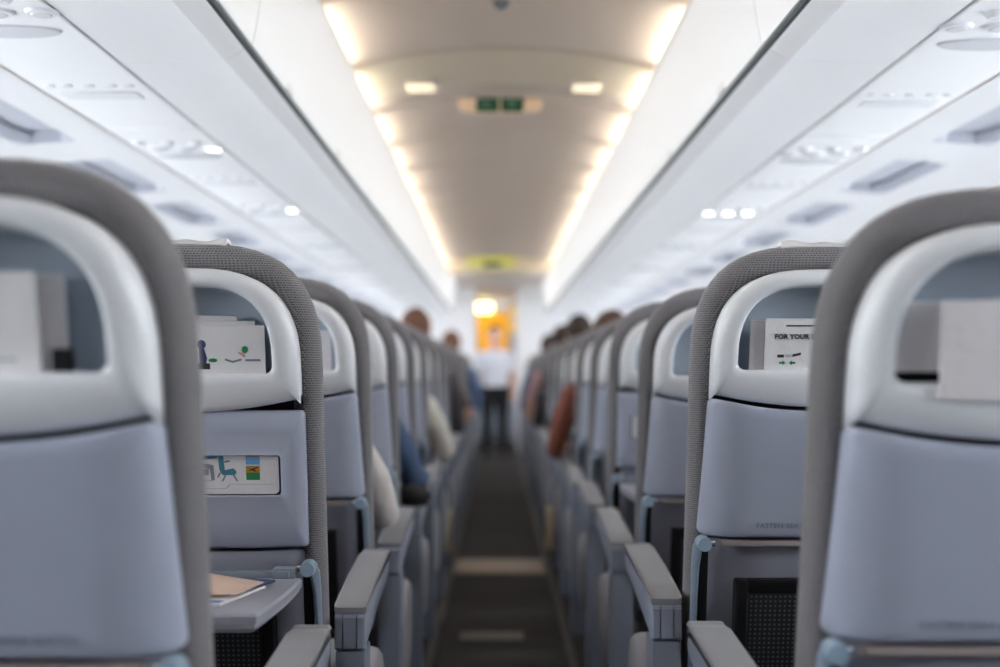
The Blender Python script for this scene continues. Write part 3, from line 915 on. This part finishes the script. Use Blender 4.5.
# ------------------------------------------------------------------ ceiling fittings
o = empty('exit_sign', (.012, 5.19, 2.128)); tag(o, 'cream oval ceiling sign case with two green exit panels', 'sign')
b = bmesh.new()
def lens(hw, hh, n=28): return [(hw*math.copysign(abs(math.cos(2*PI*i/n))**.75, math.cos(2*PI*i/n)), hh*math.copysign(abs(math.sin(2*PI*i/n))**.6, math.sin(2*PI*i/n))) for i in range(n)]
loft(b, [[Vector((x, -.030, z)) for x, z in lens(.168, .028)], [Vector((x, -.026, z)) for x, z in lens(.178, .034)], [Vector((x, .03, z)) for x, z in lens(.176, .033)], [Vector((x, .05, z)) for x, z in lens(.15, .02)]])
finish('sign_case', b, M['signcase'], o)
for x in (-.0525, .0525):
    b = bmesh.new(); box(b, x-.047, x+.047, -.036, -.029, -.034, .034, .004, 1)
    g = finish('green_panel', b, M['signgreen'], o)
    b = bmesh.new()
    if x < 0:
        loft(b, [[Vector((x-.004+px, t, pz)) for px, pz in [(-.014, -.02), (.0, -.012), (.012, -.022), (.018, -.018), (.006, -.002), (.016, .006), (.012, .010), (-.006, .012), (-.012, .0), (-.02, -.004)]] for t in (-.0372, -.036)])
        loft(b, [[Vector((x+.006+.006*math.cos(q*PI/6), t, .019+.006*math.sin(q*PI/6))) for q in range(12)] for t in (-.0372, -.036)])
    else:
        loft(b, [[Vector((x+px, t, pz)) for px, pz in [(-.018, -.016), (-.018, .018), (.012, .018), (.012, -.016)]] for t in (-.0372, -.036)])
    finish('glyph', b, M['signglyph'], g, False)
b = bmesh.new(); disc(b, (0, 0, 0), (0, 0, -1), .028, .02, .014, 20); disc(b, (0, 0, -.014), (0, 0, -1), .013, .01, .008, 14)
o = finish('smoke_detector', b, M['inkgrey']); o.location = (.012, 3.80, 2.150); tag(o, 'small dark smoke detector on the ceiling near the top edge', 'detector')
for X, nm in ((-.294, 'left'), (.345, 'right')):
    o = empty('ceiling_spot', (X, 4.74, ceil_z(X-CX)-.016)); tag(o, f'small warm ceiling light on the {nm} side of the cream band', 'light')
    b = bmesh.new(); box(b, -.062, .062, -.07, .07, -.012, .006, .005, 2); fr = finish('housing', b, M['trim'], o)
    b = bmesh.new(); box(b, -.052, .052, -.06, .06, -.016, -.011, .002, 1); finish('lens', b, M['spot'], o)

# ------------------------------------------------------------------ far end
b = bmesh.new()       # lowered ceiling beyond the header
prism_y(b, 1, [(-.66, 2.03), (.66, 2.03), (.66, 2.10), (-.66, 2.10)], 12.4, 18.2)
n_tr += 1; struct(f'trim_{n_tr}', b, M['ceil'], False)
b = bmesh.new()
loft(b, [[Vector((CX+h, y, z)) for h, z in [(-.60, 1.985), (.60, 1.985)]+[(h, ceil_z(h)+.02) for h in reversed(hs)]] for y in (12.36, 12.44)])
n_tr += 1; struct(f'trim_{n_tr}', b, M['ceilband'], False)
o = empty('exit_sign', (-.06, 12.30, 2.085)); tag(o, 'far yellow green lit exit sign over the aisle', 'sign')
b = bmesh.new(); box(b, -.24, .24, -.02, .06, -.035, .055, .015, 2); finish('sign_case', b, M['exitlit'], o)
b = bmesh.new(); box(b, -.07, .10, -.03, -.018, -.05, .0, .006, 1); finish('green_panel', b, M['signgreen'], o)
# lavatory blocks either side of the aisle, end wall, galley
for s, nm, h0 in ((-1, 'left', .295), (1, 'right', .235)):
    o = empty('lavatory_unit', (CX, 15.12, 0)); tag(o, f'white lavatory block at the far end on the {nm} of the aisle', 'lavatory')
    b = bmesh.new(); box(b, s*h0, s*1.9, 0, 2.1, 0, 2.1, .012, 2) if s > 0 else box(b, -1.9, -h0, 0, 2.1, 0, 2.1, .012, 2)
    finish('cabinet', b, M['bin'], o)
    b = bmesh.new(); box(b, s*h0-.008, s*h0+.008, .35, 1.05, .05, 1.9, .004, 1); dd = finish('door', b, M['bind'], o)
    b = bmesh.new(); box(b, s*h0-.028 if s > 0 else s*h0+.008, s*h0-.008 if s > 0 else s*h0+.028, .42, .46, .95, 1.1, .004, 1); finish('handle', b, M['chrome'], dd)
b = bmesh.new(); box(b, CX-1.95, CX+1.95, 18.1, 18.2, 0, 2.1)
struct('wall_front', b, M['wall'], False)
o = empty('galley_curtain', (-.10, 17.7, 0)); tag(o, 'bright amber curtain at the far end of the aisle', 'curtain')
b = bmesh.new()
rows_ = []
for k in range(41):
    x = -.26+.52*k/40; w = .022*math.sin(k*1.25)
    rows_.append([Vector((x, w, 1.12)), Vector((x, w*.8, 1.4)), Vector((x, w*.5, 1.84)), Vector((x, w*.5+.008, 1.84)), Vector((x, w*.8+.008, 1.4)), Vector((x, w+.008, 1.12))])
loft(b, rows_); finish('cloth', b, M['orange'], o, True, True, 70)
b = bmesh.new(); tube(b, [(-.30, .0, 1.85), (.30, .0, 1.85)], .01); finish('rail', b, M['chrome'], o)
o = empty('galley_trolley', (-.10, 17.62, 0)); tag(o, 'dark galley trolley below the amber curtain', 'trolley')
b = bmesh.new(); box(b, -.26, .26, 0, .40, .04, 1.06, .015, 2); finish('trolley_body', b, M['leg'], o)
b = bmesh.new(); box(b, -.24, .24, -.012, .004, .10, .98, .006, 1); dd = finish('door', b, M['inkgrey'], o)
b = bmesh.new(); box(b, -.14, .14, -.03, -.010, .90, .93, .004, 1); finish('handle', b, M['chrome'], dd)
b = bmesh.new(); box(b, -.50, .55, 12.47, 12.52, 2.004, 2.032, .004, 1)  # unseen lamp added to brighten the far walls
o = finish('hidden_fill_lamp', b, M['fillglow']); tag(o, 'added white fill strip hidden behind the far header', 'lamp')
o = empty('galley_lamp', (-.20, 17.35, 1.885)); tag(o, 'glowing yellow lamp above the amber curtain', 'lamp')
b = bmesh.new(); box(b, -.13, .13, -.03, .03, -.06, .06, .02, 3); finish('lamp_glass', b, M['galleylamp'], o)
b = bmesh.new(); box(b, -.03, .03, -.02, .02, .05, .145, .004, 1); finish('lamp_bracket', b, M['trim'], o)
o = empty('galley_cabinet', (.16, 17.75, 0)); tag(o, 'pale amber galley cabinet beside the curtain', 'cabinet')
b = bmesh.new(); box(b, 0, .42, 0, .33, 0, 2.02, .01, 2); finish('cabinet_body', b, M['low'], o)
for z0, z1 in ((.1, .95), (1.0, 1.5), (1.55, 1.95)):
    b = bmesh.new(); box(b, .02, .40, -.012, .004, z0, z1, .004, 1); dd = finish('door', b, M['amber2'] if z0 > 1.2 else M['low'], o)
    b = bmesh.new(); box(b, .05, .07, -.026, -.010, (z0+z1)/2-.05, (z0+z1)/2+.05, .003, 1); finish('handle', b, M['chrome'], dd)

# ------------------------------------------------------------------ people
def limb(bm, pts, radii, n=14):
    """tapered rounded limb; a radius may be (rx, r) for an oval section"""
    pts = [Vector(p) for p in pts]; rings = []
    def rr(r): return r if isinstance(r, tuple) else (r, r)
    P, R, T = [], [], []
    for i, p in enumerate(pts):
        T.append((pts[min(i+1, len(pts)-1)]-pts[max(i-1, 0)]).normalized())
    for k in (0.05, .5, .85): P.append(pts[0]-T[0]*max(0, rr(radii[0])[1]*(1-k)*.8)); R.append(tuple(q*math.sqrt(max(.02, 1-(1-k)**2)) for q in rr(radii[0])))
    TT = [T[0]]*3
    for p, r, t in zip(pts, radii, T): P.append(p); R.append(rr(r)); TT.append(t)
    for k in (.85, .5, .05): P.append(pts[-1]+T[-1]*rr(radii[-1])[1]*(1-k)*.8); R.append(tuple(q*math.sqrt(max(.02, 1-(1-k)**2)) for q in rr(radii[-1]))); TT.append(T[-1])
    for p, r, t in zip(P, R, TT):
        u = Vector((1, 0, 0))-t*t.x
        if u.length < .3: u = Vector((0, 1, 0))-t*t.y
        u.normalize(); w = t.cross(u)
        rings.append([p+u*r[0]*math.cos(2*PI*k/n)+w*r[1]*math.sin(2*PI*k/n) for k in range(n)])
    loft(bm, rings)

def ball(bm, c, rx, ry, rz, rot=None):
    b2 = bmesh.new(); bmesh.ops.create_uvsphere(b2, u_segments=20, v_segments=14, radius=1)
    c = Vector(c)
    for v in b2.verts:
        p = Vector((v.co.x*rx, v.co.y*ry, v.co.z*rz)); v.co = (rot @ p if rot else p)+c
    merge(bm, b2)

def hand(bm, w, d, side, up, curl=.5, k=1.):
    """palm and five bent fingers from wrist w along d; up = back of the hand; side = towards the thumb"""
    w = Vector(w); d = Vector(d).normalized(); up = Vector(up).normalized(); sd = Vector(side).normalized()
    palm = w+d*.05*k
    limb(bm, [w, w+d*.035*k, w+d*.085*k], [(.024*k, .016*k), (.036*k, .015*k), (.040*k, .013*k)])
    for j, (off, ln) in enumerate(((.030, .070), (.010, .080), (-.010, .075), (-.029, .058))):
        p0 = w+d*.080*k+sd*off*k
        p1 = p0+(d*math.cos(curl*.5)-up*math.sin(curl*.5))*ln*.45*k
        p2 = p1+(d*math.cos(curl*1.3)-up*math.sin(curl*1.3))*ln*.32*k
        p3 = p2+(d*math.cos(curl*1.9)-up*math.sin(curl*1.9))*ln*.25*k
        limb(bm, [p0, p1, p2, p3], [.0095*k, .009*k, .008*k, .007*k], 8)
    t0 = w+d*.03*k+sd*.028*k; t1 = t0+(d*.7+sd*.7)*.032*k; t2 = t1+(d*.95+sd*.2-up*.2)*.028*k
    limb(bm, [t0, t1, t2], [.013*k, .011*k, .009*k], 8)

def head(bm, c, k=1., face=1, tilt=0.):
    """skull, jaw, nose, ears; face = +1 looks forward (+y), -1 looks at the camera"""
    c = Vector(c); f = face
    ball(bm, c+Vector((0, 0, .018*k)), .079*k, .094*k, .096*k)
    ball(bm, c+Vector((0, f*.03*k, -.040*k)), .063*k, .064*k, .068*k)
    ball(bm, c+Vector((0, f*.075*k, -.087*k)), .028*k, .020*k, .020*k)
    limb(bm, [c+Vector((0, f*.085*k, .012*k)), c+Vector((0, f*.108*k, -.03*k))], [.010*k, .017*k], 8)
    ball(bm, c+Vector((0, f*.088*k, -.062*k)), .026*k, .012*k, .009*k)
    ball(bm, c+Vector((.028*k, f*.082*k, .028*k)), .024*k, .010*k, .008*k)
    ball(bm, c+Vector((-.028*k, f*.082*k, .028*k)), .024*k, .010*k, .008*k)
    for s in (-1, 1): ball(bm, c+Vector((s*.080*k, -f*.005*k, -.01*k)), .012*k, .022*k, .034*k)

def fuse(bm, voxel, zones, name, mats, parent):
    """melt the overlapping limbs into one skin, then colour it by nearest bone"""
    me = bpy.data.meshes.new('tmp'); bmesh.ops.recalc_face_normals(bm, faces=bm.faces[:]); bm.to_mesh(me); bm.free()
    o = bpy.data.objects.new('tmp', me); C.objects.link(o)
    r = o.modifiers.new('r', 'REMESH'); r.mode = 'VOXEL'; r.voxel_size = voxel
    s = o.modifiers.new('s', 'SMOOTH'); s.factor = .5; s.iterations = 3
    dg = bpy.context.evaluated_depsgraph_get()
    m2 = bpy.data.meshes.new_from_object(o.evaluated_get(dg))
    bpy.data.objects.remove(o); bpy.data.meshes.remove(me)
    m2.name = name
    m2.materials.clear()
    for m in mats: m2.materials.append(m)
    def dist(p, a, b, r):
        a = Vector(a); b = Vector(b); ab = b-a; t = max(0, min(1, (p-a).dot(ab)/max(1e-9, ab.length_squared))); return (p-a-ab*t).length-r
    for f in m2.polygons:
        f.material_index = min(zones, key=lambda z: dist(f.center, z[0], z[1], z[2]))[3]
        f.use_smooth = True
    return link(name, m2, parent)

def hair(parent, c, k, m, face=1, long=0., bun=False):
    c = Vector(c); b = bmesh.new()
    b2 = bmesh.new(); bmesh.ops.create_uvsphere(b2, u_segments=28, v_segments=20, radius=1)
    for v in b2.verts:
        p = v.co.copy(); n = 1+.05*noise.noise(p*5)
        q = Vector((p.x*.091*k*n, p.y*.107*k*n, p.z*.110*k*n))
        fr = p.y*face
        if fr > .30 and p.z < .42: q = Vector((q.x*.80, q.y*.72, q.z*.9))     # hairline open at the face
        if p.z < -.35: q.z = q.z*(1+long); q.y -= face*.02*k
        v.co = q+c+Vector((0, -face*.012*k, .024*k))
    merge(b, b2)
    if bun: ball(b, c+Vector((0, -face*.105*k, .05*k)), .036*k, .034*k, .036*k)
    return finish('hair', b, m, parent, True, True, 0)

def seated(side, i, shirt, hairm, label, k=1., out=0., sleeve='long', slouch=0., trousers=(.03, .035, .05), long=0., elbow=(.0, .0), lap=False):
    a = 1 if side == 'L' else -1
    ox, oy = (XL, dL(i)) if side == 'L' else (XR, dR(i))
    root = empty('person', (ox, oy, 0)); tag(root, label, 'person', 'seated passengers')
    o = out
    V = lambda x, y, z: Vector((x*a, y, z))
    zs = .97*k+(1-k)*.46-slouch; zn = zs+.07*k; zh = zs+.235*k
    pel, chest = V(o*.3, .36, .545), V(o*.8, .285, zs-.14)
    nb, nk, hd = V(o, .262, zs+.035), V(o, .275, zn+.05), V(o, .30, zh)
    bm = bmesh.new()
    limb(bm, [pel, V(o*.5, .33, .68), chest, V(o, .262, zs-.03), V(o, .262, zs+.03)], [(.16*k, .115*k), (.145*k, .10*k), (.168*k, .108*k), (.15*k, .085*k), (.07*k, .06*k)], 18)
    limb(bm, [nb, nk, V(o, .285, zh-.06)], [.062*k, .054*k, .052*k])
    head(bm, hd, k, 1)
    Z = []
    Z += [(pel, V(0, .36, .60), .12, 1), (V(o*.5, .33, .68), V(o, .262, zs-.10), .12, 0), (V(o-.15, .262, zs-.03), V(o+.15, .262, zs-.03), .06, 0), (V(o, .262, zs+.05), hd, .06, 2), (hd, V(o, .3, zh+.05), .09, 2)]
    for s in (1, -1):
        sh = V(o+s*.175*k, .258, zs-.03)
        if s == 1: e = V(.262+elbow[0], .275+elbow[1], .665); w = V(.262, .50, .672); hv = (V(-.1, 1, -.02)); 
        else: e = V(-.235, .30, .70); w = V(-.10, .52, .60); hv = V(.4, .9, -.25)
        if s == 1 and lap: w = V(.10, .50, .61); hv = V(-.4, .9, -.25)
        mid = (sh+e)/2+V(s*.014, -.01, 0)
        limb(bm, [sh, mid, e], [.064*k, .055*k, .043*k])
        limb(bm, [e, (e*2+w)/3, w], [.044*k, .042*k, .027*k])
        hand(bm, w, hv, V(-s*1., .2, 0), (0, 0, 1), .45, k)
        Z += [(sh, e-(e-sh)*(.0 if sleeve == 'long' else .45), .055, 0)]
        if sleeve == 'long': Z += [(e, w, .042, 0)]
        else: Z += [(e-(e-sh)*.45, e, .05, 2), (e, w, .04, 2)]
        Z += [(w+hv.normalized()*.02, w+hv.normalized()*.18, .03, 2)]
        hp, kn, an = V(s*.085, .38, .535), V(s*.095, .73, .545), V(s*.10, .70, .10)
        limb(bm, [hp, (hp+kn)/2, kn], [.092*k, .08*k, .060*k])
        limb(bm, [kn, V(s*.098, .705, .36), an], [.058*k, .056*k, .038*k])
        limb(bm, [V(s*.10, .675, .045), V(s*.10, .78, .04), V(s*.105, .90, .033)], [(.036, .036), (.042, .034), (.038, .026)])
        Z += [(hp, kn, .075, 1), (kn, an, .05, 1), (V(s*.10, .675, .04), V(s*.105, .90, .03), .035, 3)]
    ms = [cloth('shirt', shirt), cloth('trousers', trousers), M['skin'], M['shoe']]
    fuse(bm, .011, Z, 'body', ms, root)
    hair(root, hd, k, hairm, 1, long)
    for s in (-1, 1):
        b = bmesh.new(); ball(b, hd+Vector((s*.028*k, .085*k, .012*k)), .012*k, .008*k, .008*k); finish('eye', b, M['ink'], root)
    return root

seated('L', 2, (.62, .57, .54), M['hairbrown'], 'passenger in a creamy white top, elbow by the third left armrest', .82, .010, slouch=.03, elbow=(-.03, 0), lap=True)
seated('L', 3, (.055, .09, .17), M['hairbrown'], 'passenger in blue denim, elbow in the aisle at the fourth left seat', .90, -.02, slouch=.01, elbow=(-.015, .09))
seated('L', 5, (.80, .77, .69), M['hairdark'], 'passenger in a white shirt leaning into the aisle at the sixth left seat', .88, .035, slouch=.02, elbow=(.02, .02))
seated('L', 8, (.05, .045, .05), M['hairred'], 'auburn haired passenger whose head rises above the left row', 1.06, .0, slouch=-.01, long=.1)
seated('L', 10, (.10, .055, .035), M['hairbrown'], 'passenger in brown, arm in the aisle far down the left row', .86, .05, 'short', slouch=.03, elbow=(.03, 0))
seated('L', 14, (.10, .16, .30), M['hairred'], 'far passenger in blue with light brown hair on the left', 1.06, .05, slouch=-.02, elbow=(.04, 0))
seated('R', 5, (.22, .07, .045), M['hairbrown'], 'passenger in a rust red top beside the right armrests', .93, .045, slouch=-.0, elbow=(.03, 0))
seated('R', 9, (.035, .032, .035), M['hairdark'], 'dark haired passenger in black above the right row', 1.05, -.02, slouch=-.02, long=.15)
seated('R', 10, (.50, .30, .30), M['hairdark'], 'passenger in a pink top far down the right row', 1.02, .05, 'short', slouch=-.0, elbow=(.03, 0))
seated('R', 13, (.08, .12, .22), M['hairdark'], 'far passenger in dark blue leaning into the aisle on the right', 1.02, .05, slouch=0, elbow=(.04, 0))

# small black pouch on the fourth left armrest
b = bmesh.new(); ball(b, (0, 0, .028), .055, .085, .030)
for v in b.verts:
    if v.co.z < .010: v.co.z = .0
    v.co += Vector((.004, 0, .004))*noise.noise(v.co*40)
o = finish('pouch', b, cloth('black_nylon', (.007, .007, .008), .3), None); o.location = (-.252, dL(3)+.235, .610); o.rotation_euler = (.05, 0, .1)
tag(o, 'soft black pouch on the fourth left armrest', 'pouch')

# person standing in the aisle, facing the camera
def standing(x, y):
    root = empty('person', (x, y, 0)); tag(root, 'person standing in the aisle in a white shirt and black trousers', 'person')
    V = lambda px, py, pz: Vector((px, py, pz)); k = .93
    bm = bmesh.new(); Z = []
    hd = V(0, -.02, 1.425)
    limb(bm, [V(0, 0, .80), V(0, 0, .93), V(0, -.005, 1.10), V(0, 0, 1.20), V(0, .005, 1.255)], [(.165, .11), (.145, .10), (.165, .108), (.150, .082), (.085, .062)], 18)
    limb(bm, [V(0, .005, 1.25), V(0, -.005, 1.31), V(0, -.012, 1.36)], [.06, .052, .05])
    head(bm, hd, k, -1)
    Z += [(V(0, 0, .84), V(0, 0, 1.10), .13, 0), (V(-.15, 0, 1.185), V(.15, 0, 1.185), .065, 0), (V(0, 0, 1.265), hd, .06, 2), (hd, V(0, -.02, 1.48), .085, 2), (V(0, 0, .76), V(0, 0, .77), .14, 1)]
    for s in (-1, 1):
        sh, e, w = V(s*.162, .005, 1.19), V(s*.215, -.01, .95), V(s*.212, -.10, .765)
        limb(bm, [sh, (sh+e)/2, e], [.06, .05, .041]); limb(bm, [e, (e*2+w)/3, w], [.042, .04, .026])
        hand(bm, w, V(-s*.05, -.25, -1), (0, -1, 0), (s, 0, 0), .5, .95)
        Z += [(sh, sh+(e-sh)*.75, .05, 0), (sh+(e-sh)*.8, e, .045, 2), (e, w, .04, 2), (w, w+V(0, -.04, -.16), .03, 2)]
        hp, kn, an = V(s*.085, 0, .79), V(s*.09, -.01, .43), V(s*.095, .02, .085)
        limb(bm, [hp, (hp+kn)/2, kn], [.095, .082, .058]); limb(bm, [kn, V(s*.093, .02, .30), an], [.056, .054, .037])
        limb(bm, [V(s*.095, .045, .045), V(s*.10, -.05, .04), V(s*.105, -.16, .03)], [(.034, .036), (.04, .034), (.036, .025)])
        Z += [(hp, kn, .075, 1), (kn, an, .05, 1), (V(s*.095, .045, .04), V(s*.105, -.16, .03), .035, 3)]
    fuse(bm, .009, Z, 'body', [cloth('white_shirt', (.78, .80, .88), .05), cloth('black_trousers', (.006, .006, .007)), M['skin'], M['shoe']], root)
    hair(root, hd, k, M['hairbrown'], -1, .0, True)
    for s in (-1, 1):
        b = bmesh.new(); ball(b, hd+V(s*.028, -.080, .010), .012, .008, .008); finish('eye', b, M['ink'], root)
    b = bmesh.new(); ball(b, hd+V(0, -.091, -.058), .022, .006, .006); finish('mouth', b, M['inkpink'], root)
standing(-.025, 14.55)

# ------------------------------------------------------------------ camera, world, view
cam = bpy.data.cameras.new('camera'); co = bpy.data.objects.new('camera', cam); C.objects.link(co)
cam.sensor_width = 36; cam.lens = 1237*36/1000
pitch = math.atan((370.5-333.5)/1237); yaw = math.atan(3/1237)
co.location = (0, 0, 1.01); co.rotation_euler = (PI/2+pitch, 0, -yaw)
cam.clip_start = .05
cam.dof.use_dof = True; cam.dof.focus_distance = 2.0; cam.dof.aperture_fstop = 1.9
bpy.context.scene.camera = co

w = bpy.data.worlds.new('sky'); bpy.context.scene.world = w; w.use_nodes = True
bg = w.node_tree.nodes['Background']; bg.inputs['Color'].default_value = (.80, .90, 1., 1); bg.inputs['Strength'].default_value = 6.
vs = bpy.context.scene.view_settings
bpy.context.scene.display_settings.display_device = 'sRGB'
vs.view_transform = 'Standard'; vs.look = 'None'; vs.exposure = 0.; vs.gamma = 1.; vs.use_curve_mapping = False
cy = bpy.context.scene.cycles
cy.max_bounces = 10; cy.diffuse_bounces = 6; cy.glossy_bounces = 4; cy.transparent_max_bounces = 8
cy.use_denoising = True; cy.sample_clamp_indirect = 6.; cy.caustics_reflective = False; cy.caustics_refractive = False
